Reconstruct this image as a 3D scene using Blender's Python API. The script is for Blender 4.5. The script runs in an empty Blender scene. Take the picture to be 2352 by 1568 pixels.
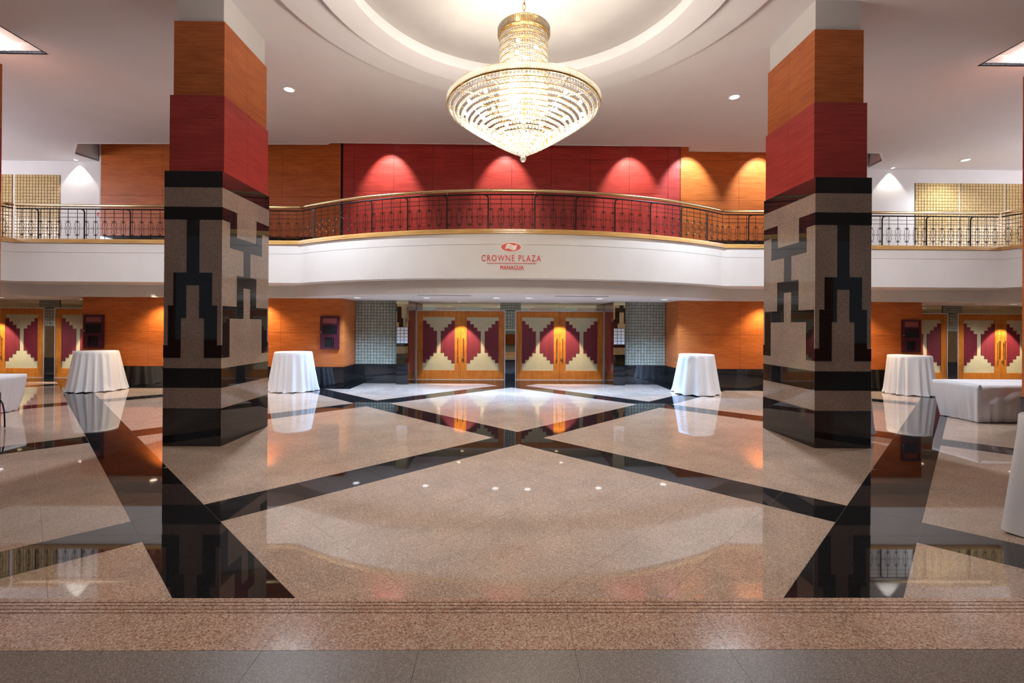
import bpy, bmesh, math, random
from math import sin, cos, pi, sqrt, radians
from mathutils import Vector, Matrix

random.seed(7)
SC = bpy.context.scene
COL = SC.collection

# ------------------------------------------------------------------ camera
F_PX, PX, PY, YAW, ROLL, CAMX, PITCH = 1085.0, 1165.8, 742.65, .0113, .0060, -.2665, .0024
CAMZ = 1.8
cam = bpy.data.cameras.new('camera')
cam.sensor_fit = 'HORIZONTAL'; cam.sensor_width = 36.0
cam.lens = 36.0 * F_PX / 2352.0
cam.shift_x = (1176.0 - PX) / 2352.0
cam.shift_y = -(784.0 - PY) / 2352.0
cam.clip_start = .05; cam.clip_end = 200
cam_ob = bpy.data.objects.new('camera', cam); COL.objects.link(cam_ob)
fw = Vector((sin(YAW) * cos(PITCH), cos(YAW) * cos(PITCH), sin(PITCH)))
rt = Vector((cos(YAW), -sin(YAW), 0)); up = rt.cross(fw)
r2 = cos(ROLL) * rt + sin(ROLL) * up
u2 = -sin(ROLL) * rt + cos(ROLL) * up
M = Matrix((r2, u2, -fw)).transposed().to_4x4()
M.translation = (CAMX, 0, CAMZ)
cam_ob.matrix_world = M
SC.camera = cam_ob

# ------------------------------------------------------------------ world, view, large lights
world = bpy.data.worlds.new('world'); SC.world = world; world.use_nodes = True
bg = world.node_tree.nodes['Background']
bg.inputs[0].default_value = (.75, .85, 1, 1); bg.inputs[1].default_value = .09
SC.view_settings.view_transform = 'Standard'; SC.view_settings.look = 'None'
SC.view_settings.exposure = .50; SC.view_settings.gamma = 1.0
SC.view_settings.use_curve_mapping = False
cy = SC.cycles
cy.max_bounces = 7; cy.diffuse_bounces = 4; cy.glossy_bounces = 4; cy.transmission_bounces = 4
cy.transparent_max_bounces = 16; cy.caustics_reflective = False; cy.caustics_refractive = False
cy.use_denoising = True; cy.sample_clamp_indirect = 6.0; cy.use_light_tree = True

LIGHT_K = 1.0
def light(name, kind, loc, power, color, size=.1, aim=None, angle=None, blend=.5, sy=None, parent=None):
    d = bpy.data.lights.new(name, kind); d.energy = power * LIGHT_K; d.color = color
    if kind == 'AREA':
        d.size = size
        if sy: d.shape = 'RECTANGLE'; d.size_y = sy
    else: d.shadow_soft_size = size
    if kind == 'SPOT': d.spot_size = angle; d.spot_blend = blend
    o = bpy.data.objects.new(name, d); COL.objects.link(o); o.location = loc
    if aim is not None:
        o.rotation_euler = (Vector(aim) - Vector(loc)).to_track_quat('-Z', 'Y').to_euler()
    if parent:
        o.parent = parent; o.location = Vector(loc) - parent.location
    return o
WARM = (1, .93, .83); COOL = (.36, .60, 1.0); NEUT = (1, .93, .86)
# daylight through the glazed front of the lobby, behind the photographer
light('window_daylight', 'AREA', (0, -8.6, 3.6), 60, (.66, .76, 1.0), 22, (0, 10, 2.6), sy=4.6)
# added fill lights by the solid side walls, brightening the ceiling
for sx, cl in ((-1, (.86, .86, 1)), (1, (.88, .88, 1))):
    light('side_ceiling_fill', 'AREA', (sx * 17.9, 9.6, 5.3), 370 if sx < 0 else 340, cl, 5.5, (sx * 10.5, 9.4, 10.5), sy=1.6)

# ------------------------------------------------------------------ materials
def mat(name, col=(.8, .8, .8), rough=.5, metal=0.0, spec=.5, emit=None, estr=0.0):
    m = bpy.data.materials.new(name); m.use_nodes = True
    b = m.node_tree.nodes['Principled BSDF']
    b.inputs['Base Color'].default_value = (*col, 1); b.inputs['Roughness'].default_value = rough
    b.inputs['Metallic'].default_value = metal; b.inputs['Specular IOR Level'].default_value = spec
    if emit:
        b.inputs['Emission Color'].default_value = (*emit, 1); b.inputs['Emission Strength'].default_value = estr
    return m
def nodes(m): return m.node_tree.nodes, m.node_tree.links, m.node_tree.nodes['Principled BSDF']
def pos_scaled(m, sc):
    n, l, b = nodes(m)
    g = n.new('ShaderNodeNewGeometry'); mp = n.new('ShaderNodeMapping')
    mp.inputs['Scale'].default_value = sc
    l.new(g.outputs['Position'], mp.inputs['Vector']); return mp.outputs[0]
def ramp(m, fac, stops, mode='LINEAR'):
    n, l, b = nodes(m); r = n.new('ShaderNodeValToRGB'); cr = r.color_ramp; cr.interpolation = mode
    while len(cr.elements) < len(stops): cr.elements.new(.5)
    for e, (p, c) in zip(cr.elements, stops): e.position = p; e.color = (*c, 1)
    l.new(fac, r.inputs[0]); return r.outputs[0]
def noise(m, vec, scale, detail=3, rough=.6):
    n, l, b = nodes(m); t = n.new('ShaderNodeTexNoise')
    t.inputs['Scale'].default_value = scale; t.inputs['Detail'].default_value = detail; t.inputs['Roughness'].default_value = rough
    l.new(vec, t.inputs['Vector']); return t.outputs[0]
def mix(m, fac, a, b_, kind='MIX'):
    n, l, b = nodes(m); x = n.new('ShaderNodeMix'); x.data_type = 'RGBA'; x.blend_type = kind
    for s, v in ((x.inputs[0], fac), (x.inputs[6], a), (x.inputs[7], b_)):
        if hasattr(v, 'links'): l.new(v, s)
        elif isinstance(v, tuple): s.default_value = (*v, 1)
        else: s.default_value = v
    return x.outputs[2]
def set_col(m, sock):
    n, l, b = nodes(m); l.new(sock, b.inputs['Base Color'])
def bump(m, h, strength, dist=.01):
    n, l, b = nodes(m); x = n.new('ShaderNodeBump'); x.inputs['Strength'].default_value = strength; x.inputs['Distance'].default_value = dist
    l.new(h, x.inputs['Height']); l.new(x.outputs[0], b.inputs['Normal'])

def granite(name, stops, scale, rough, spec=.5, blot=None, grey=.35, spk=.9):
    m = mat(name, rough=rough, spec=spec); n, l, b = nodes(m)
    p = pos_scaled(m, (1, 1, 1))
    v = n.new('ShaderNodeTexVoronoi'); v.inputs['Scale'].default_value = scale; l.new(p, v.inputs['Vector'])
    s = n.new('ShaderNodeSeparateColor'); l.new(v.outputs['Color'], s.inputs[0])
    c1 = ramp(m, s.outputs[0], stops)
    f = noise(m, p, scale * spk, 3, .75)
    sp = ramp(m, f, [(.36, (0, 0, 0)), (.50, (1, 1, 1))])
    c2 = mix(m, sp, mix(m, grey, c1, (.05, .04, .035)), c1)
    big = noise(m, p, 2.0, 2)
    bigc = ramp(m, big, [(.3, (.88, .88, .88)), (.7, (1.08, 1.05, 1.02))])
    set_col(m, mix(m, 1.0, c2, bigc, 'MULTIPLY'))
    return m
M_PINK = granite('polished tan granite', [(0, (.39, .265, .19)), (.35, (.53, .38, .28)), (.7, (.63, .465, .36)), (1, (.74, .60, .50))], 130, .032, .75, grey=.62)
M_TREAD = granite('coarse salmon granite', [(0, (.36, .21, .14)), (.3, (.58, .35, .235)), (.7, (.66, .44, .31)), (1, (.74, .58, .46))], 100, .16, .5, grey=.8, spk=1.0)
M_GREYST = granite('grey brown granite', [(0, (.16, .125, .10)), (.5, (.21, .165, .135)), (1, (.38, .32, .26))], 230, .38, .4, grey=.35, spk=.8)
M_COLST = granite('column tan granite', [(0, (.25, .185, .15)), (.4, (.33, .25, .20)), (.75, (.39, .30, .24)), (1, (.46, .38, .32))], 130, .06, .5, grey=.5)
M_BLACK = granite('polished black granite', [(0, (.006, .006, .007)), (.5, (.010, .010, .011)), (1, (.022, .021, .022))], 160, .03, .7, grey=.3)
M_GROUT = mat('joint grout', (.42, .34, .28), .8)
M_GROUTD = mat('dark recess', (.02, .018, .016), .9)

def wood(name, dark, mid, light_, rough=.30, sc=(1.5, 1.5, 22), spec=.4):
    m = mat(name, rough=rough, spec=spec)
    p = pos_scaled(m, sc)
    a = noise(m, p, 1.6, 5, .65); c = ramp(m, a, [(.30, dark), (.52, mid), (.74, light_)])
    p2 = pos_scaled(m, (1.3, 1.3, 5)); b_ = noise(m, p2, .9, 2); c2 = ramp(m, b_, [(.3, (.86, .84, .80)), (.7, (1.1, 1.1, 1.1))])
    set_col(m, mix(m, 1.0, c, c2, 'MULTIPLY')); return m
M_ORANGE = wood('orange veneer', (.41, .092, .018), (.53, .140, .030), (.62, .19, .050))
M_RED = wood('red stained veneer', (.34, .036, .030), (.44, .054, .044), (.52, .078, .062))
M_DOORW = wood('door veneer', (.40, .11, .012), (.52, .17, .022), (.60, .22, .035), sc=(8, 8, 1.2), rough=.28)
M_TRIM = wood('blond wood trim', (.52, .29, .09), (.62, .37, .13), (.70, .45, .18), rough=.22)
M_MAROON = mat('maroon ribbed fabric', rough=.6)
_p = pos_scaled(M_MAROON, (45, 45, .4)); set_col(M_MAROON, ramp(M_MAROON, noise(M_MAROON, _p, 1.0, 2), [(.3, (.13, .008, .016)), (.7, (.20, .015, .025))]))
M_STONEP = granite('olive beige stone', [(0, (.46, .41, .25)), (.5, (.53, .475, .30)), (1, (.60, .54, .36))], 120, .3, grey=.15)

def plaster(name, col, rough=.7, amt=.06):
    m = mat(name, rough=rough, spec=.25); p = pos_scaled(m, (1, 1, 1))
    f = noise(m, p, 1.3, 3); lo = tuple(c * (1 - amt) for c in col); hi = tuple(min(1, c * (1 + amt)) for c in col)
    set_col(m, ramp(m, f, [(.3, lo), (.7, hi)]))
    bump(m, noise(m, p, 60, 2), .04, .003); return m
M_WHITE = plaster('cream plaster', (.73, .70, .665), amt=.035)
M_CEIL = plaster('ceiling plaster', (.79, .745, .735), amt=.02)
M_DOME = plaster('dome plaster', (.86, .82, .76), amt=.06)
M_IRON = mat('dark bronze iron', (.022, .016, .014), .38, .6)
M_BRASS = mat('brass', (.82, .60, .31), .24, 1)
M_GOLD = mat('gold plated frame', (.85, .56, .22), .15, 1)
M_CHROME = mat('satin steel', (.85, .85, .92), .35, .6)
M_MIRROR = mat('bronze mirror', (.62, .56, .36), .015, 1)
M_TILE = mat('grey green glazed tile', rough=.18)
_p = pos_scaled(M_TILE, (10.6, 10.6, 10.6)); set_col(M_TILE, ramp(M_TILE, noise(M_TILE, _p, 1.0, 1), [(.3, (.30, .30, .23)), (.7, (.40, .40, .32))]))
M_GTILE = mat('gold glazed tile', rough=.25)
_p = pos_scaled(M_GTILE, (10.6, 10.6, 10.6)); set_col(M_GTILE, ramp(M_GTILE, noise(M_GTILE, _p, 1.0, 1), [(.3, (.46, .31, .11)), (.7, (.55, .39, .16))]))
M_WTILE = mat('white glazed tile', (.72, .72, .72), .2)
M_TGROUT = mat('tile grout', (.12, .11, .085), .8)
M_GGROUT = mat('ochre tile grout', (.24, .155, .06), .8)
M_CLOTH = mat('white table linen', (.72, .72, .74), .85, spec=.2)
_p = pos_scaled(M_CLOTH, (1, 1, 1)); bump(M_CLOTH, noise(M_CLOTH, _p, 7, 3), .12, .03)
M_CAB = mat('maroon lacquer', (.075, .012, .022), .35)
M_REFLM = mat('painted maroon reflection', (.15, .016, .026), .06)  # maroon stands in for the door inlays reflected in the bay returns
M_CABD = mat('dark grille', (.018, .014, .015), .6)
M_PLATE = mat('pale maroon plate', (.28, .075, .07), .5)
M_SIGN = mat('red sign lettering', (.62, .035, .03), .45)
M_SIGNW = mat('cream sign enamel', (.90, .82, .70), .4)
M_BLACKP = mat('black plastic', (.012, .012, .012), .4)
M_REDP = mat('red paint', (.55, .012, .012), .3)
M_LAMP = mat('lit lamp lens', (1, 1, 1), .5, emit=(.92, .96, 1), estr=2.6)
M_LAMPW = mat('lit warm lens', (1, 1, 1), .5, emit=(1, .86, .62), estr=3.5)
M_BULB = mat('lit bulb', (1, 1, 1), .5, emit=(1, .90, .72), estr=26)
M_VENT = mat('vent slot', (.10, .10, .12), .7)
M_LAMPRIM = mat('white lamp rim', (.8, .8, .8), .4)

M_BEAD = bpy.data.materials.new('crystal bead'); M_BEAD.use_nodes = True
_n, _l = M_BEAD.node_tree.nodes, M_BEAD.node_tree.links
for x in list(_n): _n.remove(x)
_o = _n.new('ShaderNodeOutputMaterial'); _t = _n.new('ShaderNodeBsdfTransparent'); _tr = _n.new('ShaderNodeBsdfTranslucent'); _g = _n.new('ShaderNodeBsdfGlossy')
_t.inputs[0].default_value = (1, .98, .94, 1); _tr.inputs[0].default_value = (.27, .25, .21, 1); _g.inputs[0].default_value = (1, 1, 1, 1); _g.inputs['Roughness'].default_value = .12
_d = _n.new('ShaderNodeBsdfDiffuse'); _d.inputs[0].default_value = (.38, .35, .30, 1)
_a1 = _n.new('ShaderNodeMixShader'); _a1.inputs[0].default_value = .35; _l.new(_tr.outputs[0], _a1.inputs[1]); _l.new(_d.outputs[0], _a1.inputs[2])
_a2 = _n.new('ShaderNodeMixShader'); _a2.inputs[0].default_value = .18; _l.new(_a1.outputs[0], _a2.inputs[1]); _l.new(_g.outputs[0], _a2.inputs[2])
_a3 = _n.new('ShaderNodeMixShader'); _a3.inputs[0].default_value = .62; _l.new(_t.outputs[0], _a3.inputs[1]); _l.new(_a2.outputs[0], _a3.inputs[2])
_l.new(_a3.outputs[0], _o.inputs[0])

# ------------------------------------------------------------------ mesh helpers
class MB:
    def __init__(s): s.v = []; s.f = []
    def add(s, vs, fs):
        o = len(s.v); s.v += [tuple(p) for p in vs]; s.f += [tuple(i + o for i in f) for f in fs]; return s
    def box(s, x0, x1, y0, y1, z0, z1):
        return s.add([(x0, y0, z0), (x1, y0, z0), (x1, y1, z0), (x0, y1, z0), (x0, y0, z1), (x1, y0, z1), (x1, y1, z1), (x0, y1, z1)],
                     [(0, 3, 2, 1), (4, 5, 6, 7), (0, 1, 5, 4), (1, 2, 6, 5), (2, 3, 7, 6), (3, 0, 4, 7)])
    def prism(s, pts, ax, a0, a1):
        """polygon pts in the plane across axis ax ('x': (y,z), 'y': (x,z), 'z': (x,y)), extruded a0..a1"""
        def P(p, a): return {'x': (a, p[0], p[1]), 'y': (p[0], a, p[1]), 'z': (p[0], p[1], a)}[ax]
        n = len(pts)
        return s.add([P(p, a0) for p in pts] + [P(p, a1) for p in pts],
                     [tuple(range(n))[::-1], tuple(range(n, 2 * n))] + [(i, (i + 1) % n, n + (i + 1) % n, n + i) for i in range(n)])
    def tube(s, pts, r, n=6, caps=True, closed=False):
        pts = [Vector(p) for p in pts]; N = len(pts); rings = []; prev = None
        for i, p in enumerate(pts):
            if closed: t = pts[(i + 1) % N] - pts[i - 1]
            else: t = pts[min(i + 1, N - 1)] - pts[max(i - 1, 0)]
            t.normalize()
            if prev is None:
                a = Vector((0, 0, 1)) if abs(t.z) < .9 else Vector((0, 1, 0))
                u = t.cross(a).normalized()
            else: u = (prev - t * prev.dot(t)).normalized()
            prev = u; w = t.cross(u)
            rings.append([p + (u * cos(2 * pi * k / n) + w * sin(2 * pi * k / n)) * (r[i] if isinstance(r, (list, tuple)) else r) for k in range(n)])
        vs = [q for R in rings for q in R]; fs = []
        for i in range(N if closed else N - 1):
            j = (i + 1) % N
            for k in range(n): fs.append((i * n + k, i * n + (k + 1) % n, j * n + (k + 1) % n, j * n + k))
        if caps and not closed: fs += [tuple(range(n))[::-1], tuple(range((N - 1) * n, N * n))]
        return s.add(vs, fs)
    def lathe(s, prof, n=24, c=(0, 0, 0), cap0=True, cap1=True, ang=2 * pi):
        vs = []; fs = []; m = len(prof)
        for k in range(n):
            a = ang * k / n
            for r, z in prof: vs.append((c[0] + r * cos(a), c[1] + r * sin(a), c[2] + z))
        for k in range(n):
            j = (k + 1) % n
            for i in range(m - 1): fs.append((k * m + i, j * m + i, j * m + i + 1, k * m + i + 1))
        if cap0 and prof[0][0] > 1e-6: fs.append(tuple(k * m for k in range(n))[::-1])
        if cap1 and prof[-1][0] > 1e-6: fs.append(tuple(k * m + m - 1 for k in range(n)))
        return s.add(vs, fs)
    def mesh(s, name, m, smooth=False):
        me = bpy.data.meshes.new(name); me.from_pydata(s.v, [], s.f); me.update()
        ms = m if isinstance(m, (list, tuple)) else [m]
        for x in ms: me.materials.append(x)
        if smooth: me.polygons.foreach_set('use_smooth', [True] * len(me.polygons))
        return me
    def build(s, name, m, parent=None, smooth=False):
        bm = bmesh.new(); me = s.mesh(name, m, smooth)
        bm.from_mesh(me); bmesh.ops.recalc_face_normals(bm, faces=bm.faces); bm.to_mesh(me); bm.free()
        return link(name, me, parent)
def link(name, me, parent=None, loc=None):
    o = bpy.data.objects.new(name, me); COL.objects.link(o)
    if loc is not None: o.location = loc
    if parent is not None:
        o.parent = parent
        if loc is None: o.location = -world_loc(parent)
    return o
def world_loc(o):
    v = Vector(o.location)
    while o.parent: o = o.parent; v += Vector(o.location)
    return v
def tag(o, label=None, cat=None, group=None, kind=None):
    if label: o['label'] = label
    if cat: o['category'] = cat
    if group: o['group'] = group
    if kind: o['kind'] = kind
    return o
def empty(name, loc=(0, 0, 0)):
    o = bpy.data.objects.new(name, None); COL.objects.link(o); o.location = loc; o.empty_display_size = .1; return o
def struct(o): o['kind'] = 'structure'; return o
def box(name, m, parent, *a): return MB().box(*a).build(name, m, parent)
def slab(name, m, parent, outer, holes, z0, z1):
    """flat slab with holes, from 2-D outlines"""
    cu = bpy.data.curves.new(name, 'CURVE'); cu.dimensions = '2D'; cu.fill_mode = 'BOTH'; cu.extrude = (z1 - z0) / 2
    for pts in [outer] + holes:
        sp = cu.splines.new('POLY'); sp.points.add(len(pts) - 1); sp.use_cyclic_u = True
        for q, p in zip(sp.points, pts): q.co = (p[0], p[1], 0, 1)
    tmp = bpy.data.objects.new(name, cu); COL.objects.link(tmp)
    me = bpy.data.meshes.new_from_object(tmp.evaluated_get(bpy.context.evaluated_depsgraph_get()))
    bpy.data.objects.remove(tmp); bpy.data.curves.remove(cu)
    me.name = name; me.transform(Matrix.Translation((0, 0, (z0 + z1) / 2)))
    me.materials.clear(); me.materials.append(m)
    return link(name, me, parent)
def circle(cx, cy_, r, n=96): return [(cx + r * cos(2 * pi * k / n), cy_ + r * sin(2 * pi * k / n)) for k in range(n)]

# key dimensions (metres; room axis X = 0, photographer at D = 0)
CEIL = 6.73; SOFF = 2.505; GAL = 3.85; DOME_D = 6.31
D_LOW, D_TILE, D_DOOR, D_PIER = 13.37, 14.40, 15.40, 14.12
D_UP, D_WHITE = 14.40, 14.62
X_BAY = 4.73; X_ENDS = {-1: 12.03, 1: 11.74}; BAYS = (-14.86, 0, 14.57)
SIDE = 18.2; REAR = -9.0

# ================================================================== FLOOR
floor = box('floor', M_GROUT, None, -SIDE, SIDE, REAR, 15.6, -.10, -.0012); struct(floor)
LP, LD0 = 4.542, 7.528; MOD = LP / 8
XL, XR = -12.31, 12.02
STRIPS = [(-SIDE + .02, XL, 14.36), (XL, -4.45, 13.08), (-4.45, 4.45, 14.36), (4.45, XR, 13.08), (XR, SIDE - .02, 14.36)]
D_EDGE = 2.862
def clip(poly, ax, val, keep_less):
    out = []
    for i, p in enumerate(poly):
        q = poly[(i + 1) % len(poly)]
        a = (p[ax] <= val) == keep_less or abs(p[ax] - val) < 1e-9; b_ = (q[ax] <= val) == keep_less or abs(q[ax] - val) < 1e-9
        if a: out.append(p)
        if a != b_:
            t = (val - p[ax]) / (q[ax] - p[ax]); out.append((p[0] + (q[0] - p[0]) * t, p[1] + (q[1] - p[1]) * t))
    return out
def area(p): return abs(sum(p[i][0] * p[(i + 1) % len(p)][1] - p[(i + 1) % len(p)][0] * p[i][1] for i in range(len(p)))) / 2
def slab_mesh(pts, m):
    mb = MB(); n = len(pts)
    mb.add([(x, y, 0) for x, y in pts] + [(x, y, -.0011) for x, y in pts], [tuple(range(n))] + [(i, n + i, n + (i + 1) % n, (i + 1) % n) for i in range(n)])
    return mb
cells = {'pink': [], 'black': []}
h = MOD / 2 - .0010; s2 = 1 / sqrt(2)
for a in range(-40, 40):
    for b_ in range(-40, 40):
        u, v = a * MOD, b_ * MOD
        cx, cd = (u - v) * s2, LD0 + (u + v) * s2
        if not (-SIDE - 1 < cx < SIDE + 1 and 2 < cd < 15): continue
        kind = 'black' if a % 8 == 0 or b_ % 8 == 0 else 'pink'
        pts = [((uu - vv) * s2, LD0 + (uu + vv) * s2) for uu, vv in ((u - h, v - h), (u + h, v - h), (u + h, v + h), (u - h, v + h))]
        for x0, x1, dm in STRIPS:
            p = pts
            whole = all(x0 <= q[0] <= x1 and D_EDGE <= q[1] <= dm for q in p)
            if not whole:
                for ax, val, less in ((0, x0, False), (0, x1, True), (1, D_EDGE, False), (1, dm, True)):
                    if len(p) >= 3: p = clip(p, ax, val, less)
                if len(p) < 3 or area(p) < .004: continue
            d = cd if abs(cx + .27) < 1.2 * cd + .8 else cd + 50
            cells[kind].append((d, cx, cd, None if whole else p))
for kind, nm, m in (('pink', 'floor_slab', M_PINK), ('black', 'floor_tile', M_BLACK)):
    L = sorted(cells[kind], key=lambda t: t[0])
    shared = slab_mesh([(-h * sqrt(2), 0), (0, -h * sqrt(2)), (h * sqrt(2), 0), (0, h * sqrt(2))], m).mesh(nm, m)
    rest = MB(); lim = 296
    for i, (d, cx, cd, p) in enumerate(L):
        if i < lim:
            if p is None: link(nm, shared, floor, (cx, cd, 0))
            else: slab_mesh(p, m).build(nm, m, floor)
        else:
            q = p or [(cx - h * sqrt(2), cd), (cx, cd - h * sqrt(2)), (cx + h * sqrt(2), cd), (cx, cd + h * sqrt(2))]
            sm = slab_mesh(q, m); rest.add(sm.v, sm.f)
    o = rest.build(nm + '_field', m, floor); o['kind'] = 'stuff'
# black border along the walls, in lengths
for x0, x1, y0, y1 in [(-SIDE, XL, 14.362, 15.5), (XL, -4.45, 13.082, 13.45), (-4.45, 4.45, 14.362, 15.5), (4.45, XR, 13.082, 13.45), (XR, SIDE, 14.362, 15.5),
                       (XL, XL + .35, 13.4515, 15.5), (-4.8, -4.45, 13.4515, 15.5), (4.45, 4.8, 13.4515, 15.5), (XR - .35, XR, 13.4515, 15.5)]:
    n = max(1, round((x1 - x0) / 1.0))
    for k in range(n):
        box('border_slab', M_BLACK, floor, x0 + (x1 - x0) * k / n + .0015, x0 + (x1 - x0) * (k + 1) / n - .0015, y0, y1, -.0011, 0)
# raised deck with a grooved nosing, where the photographer stands
TZ = .15; J0 = .112; JS = .79
def tread(x0, x1):
    yg = []; y = 2.712
    prof = [(2.402, -.01), (2.402, TZ)]
    for k in range(4):
        yy = 2.712 + k * .034
        prof += [(yy - .004, TZ), (yy, TZ - .006), (yy + .004, TZ)]
    prof += [(D_EDGE - .006, TZ), (D_EDGE, TZ - .006), (D_EDGE, -.01)]
    MB().prism(prof, 'x', x0, x1).build('step_tread', M_TREAD, floor)
for k in range(-9, 9):
    x0, x1 = J0 + k * JS + .0008, J0 + (k + 1) * JS - .0008
    if abs(x0) < 4.8: tread(x0, x1)
tread(-SIDE, J0 - 7 * JS + .0)
tread(J0 + 7 * JS, SIDE)
for k in range(-6, 6):
    box('deck_slab', M_GREYST, floor, J0 + k * JS + .0008, J0 + (k + 1) * JS - .0008, 1.25, 2.3995, 0, TZ)
box('deck_slab', M_GREYST, floor, -SIDE, SIDE, REAR, 1.2475, 0, TZ)
box('deck_slab', M_GREYST, floor, -SIDE, J0 - 6 * JS, 1.25, 2.3995, 0, TZ)
box('deck_slab', M_GREYST, floor, J0 + 6 * JS, SIDE, 1.25, 2.3995, 0, TZ)

# ================================================================== CEILING, DOME
ceil = empty('ceiling', (0, 0, CEIL)); struct(ceil)
SLOT = [(-12.66, 14.60), (-12.80, 13.95), (-12.02, 13.17), (-5.10, 13.05), (-4.97, 12.93), (4.85, 12.93), (4.97, 13.28), (10.40, 13.28), (10.95, 13.85), (11.05, 14.60)]
HATCH = [[(-11.6, 4.6), (-8.69, 4.6), (-8.69, 8.77), (-11.6, 8.77)], [(8.69, 4.6), (11.6, 4.6), (11.6, 8.77), (8.69, 8.77)]]
slab('ceiling_board', M_CEIL, ceil, [(-SIDE, REAR), (SIDE, REAR), (SIDE, 15.6), (-SIDE, 15.6)], [circle(0, DOME_D, 3.60)] + [HATCH[0], HATCH[1], SLOT], CEIL, CEIL + .05)
slab('ceiling_ring', M_CEIL, ceil, circle(0, DOME_D, 3.65), [circle(0, DOME_D, 2.86)], 6.58, CEIL + .01)
slab('ceiling_ring', M_CEIL, ceil, circle(0, DOME_D, 2.90), [circle(0, DOME_D, 2.45)], 6.42, 6.60)
dome = MB(); n = 96; prof = [(2.86, 6.60), (2.86, 6.70)] + [(2.84 * cos(t * pi / 2 / 14), 6.70 + .95 * sin(t * pi / 2 / 14)) for t in range(15)]
prof[-1] = (.001, 7.65)
dome.lathe(prof, n, (0, DOME_D, 0)); dome.build('dome', M_DOME, ceil, True)
for s, Hh in zip((-1, 1), HATCH):
    x0, x1 = min(p[0] for p in Hh), max(p[0] for p in Hh)
    o = MB()
    o.box(x0, x1, 4.6, 8.77, 6.93, 6.96); o.box(x0 - .03, x0, 4.57, 8.8, CEIL, 6.96); o.box(x1, x1 + .03, 4.57, 8.8, CEIL, 6.96)
    o.box(x0, x1, 4.57, 4.6, CEIL, 6.96); o.box(x0, x1, 8.77, 8.8, CEIL, 6.96)
    o.build('ceiling_recess', M_CEIL, ceil)
# slot housing above the gallery wall
o = MB()
for i in range(len(SLOT) - 1):
    (xa, ya), (xb, yb) = SLOT[i], SLOT[i + 1]
    L_ = sqrt((xb - xa) ** 2 + (yb - ya) ** 2); nx, ny = (yb - ya) / L_ * -.03, (xb - xa) / L_ * .03
    o.prism([(xa, ya), (xb, yb), (xb - nx, yb - ny), (xa - nx, ya - ny)], 'z', CEIL, 7.52)
o.build('slot_upstand', M_CEIL, ceil)
box('slot_cover', M_CEIL, ceil, -13, 11.3, 12.8, 14.7, 7.5, 7.54)
lip = MB()
for (xa, ya), (xb, yb) in zip(SLOT, SLOT[1:]):
    L_ = sqrt((xb - xa) ** 2 + (yb - ya) ** 2); nx, ny = (yb - ya) / L_ * .03, -(xb - xa) / L_ * .03
    lip.prism([(xa + nx, ya + ny), (xb + nx, yb + ny), (xb, yb), (xa, ya)], 'z', CEIL - .012, CEIL + .05)
lip.build('slot_lip', M_WHITE, ceil)

# ================================================================== WALLS
def panels(parent, name, m, xs, zs, d, t=.02, gap=.006):
    for i in range(len(xs) - 1):
        for j in range(len(zs) - 1):
            box(name, m, parent, xs[i] + gap / 2, xs[i + 1] - gap / 2, d, d + t, zs[j] + gap / 2, zs[j + 1] - gap / 2)
def mosaic(parent, m, x0, x1, z0, z1, d, pitch=.0935, gap=.010, dep=.016, nm='mosaic', bed=None):
    nx = max(1, round((x1 - x0) / pitch)); nz = max(1, round((z1 - z0) / pitch)); mb = MB()
    px, pz = (x1 - x0) / nx, (z1 - z0) / nz; b_ = .008
    for i in range(nx):
        for j in range(nz):
            a0, a1, c0, c1 = x0 + i * px + gap / 2, x0 + (i + 1) * px - gap / 2, z0 + j * pz + gap / 2, z0 + (j + 1) * pz - gap / 2
            mb.add([(a0, d + dep, c0), (a1, d + dep, c0), (a1, d + dep, c1), (a0, d + dep, c1), (a0 + b_, d, c0 + b_), (a1 - b_, d, c0 + b_), (a1 - b_, d, c1 - b_), (a0 + b_, d, c1 - b_)],
                   [(4, 5, 6, 7), (0, 1, 5, 4), (1, 2, 6, 5), (2, 3, 7, 6), (3, 0, 4, 7)])
    g = MB().box(x0, x1, d + dep, d + dep + .01, z0, z1).build('mosaic_bed', bed or M_TGROUT, parent)
    o = mb.build(nm, m, parent); o['kind'] = 'stuff'; return o

# lower back wall: two orange wings between the three door bays
wall = empty('wall_back', (0, D_LOW, 0)); struct(wall)
SK = .575
for s in (-1, 1):
    X_END = X_ENDS[s]; xs = sorted([s * X_BAY, s * 6.5, s * 8.3, s * 10.2, s * X_END])
    box('wall_core', M_GROUTD, wall, xs[0] + .03, xs[-1] - .03, D_LOW + .02, 15.5, 0, SOFF)
    panels(wall, 'wood_panel', M_ORANGE, xs, [SK, 1.545, SOFF], D_LOW)
    panels(wall, 'skirting_slab', M_BLACK, xs, [0, SK - .004], D_LOW - .004, .03, .003)
    for xe, dr in ((s * X_BAY, -s), (s * X_END, s)):        # returns into the bays
        x0, x1 = sorted((xe, xe - dr * .02)); dend = D_TILE if abs(xe) < 6 else D_DOOR
        for z0, z1 in ((SK, 1.545), (1.545, SOFF)):
            box('wood_panel', M_ORANGE, wall, x0, x1, D_LOW + .023, dend, z0 + .003, z1 - .003)
        box('skirting_slab', M_BLACK, wall, x0 - .003, x1 + .003, D_LOW + .03, dend, 0, SK - .004)

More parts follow.
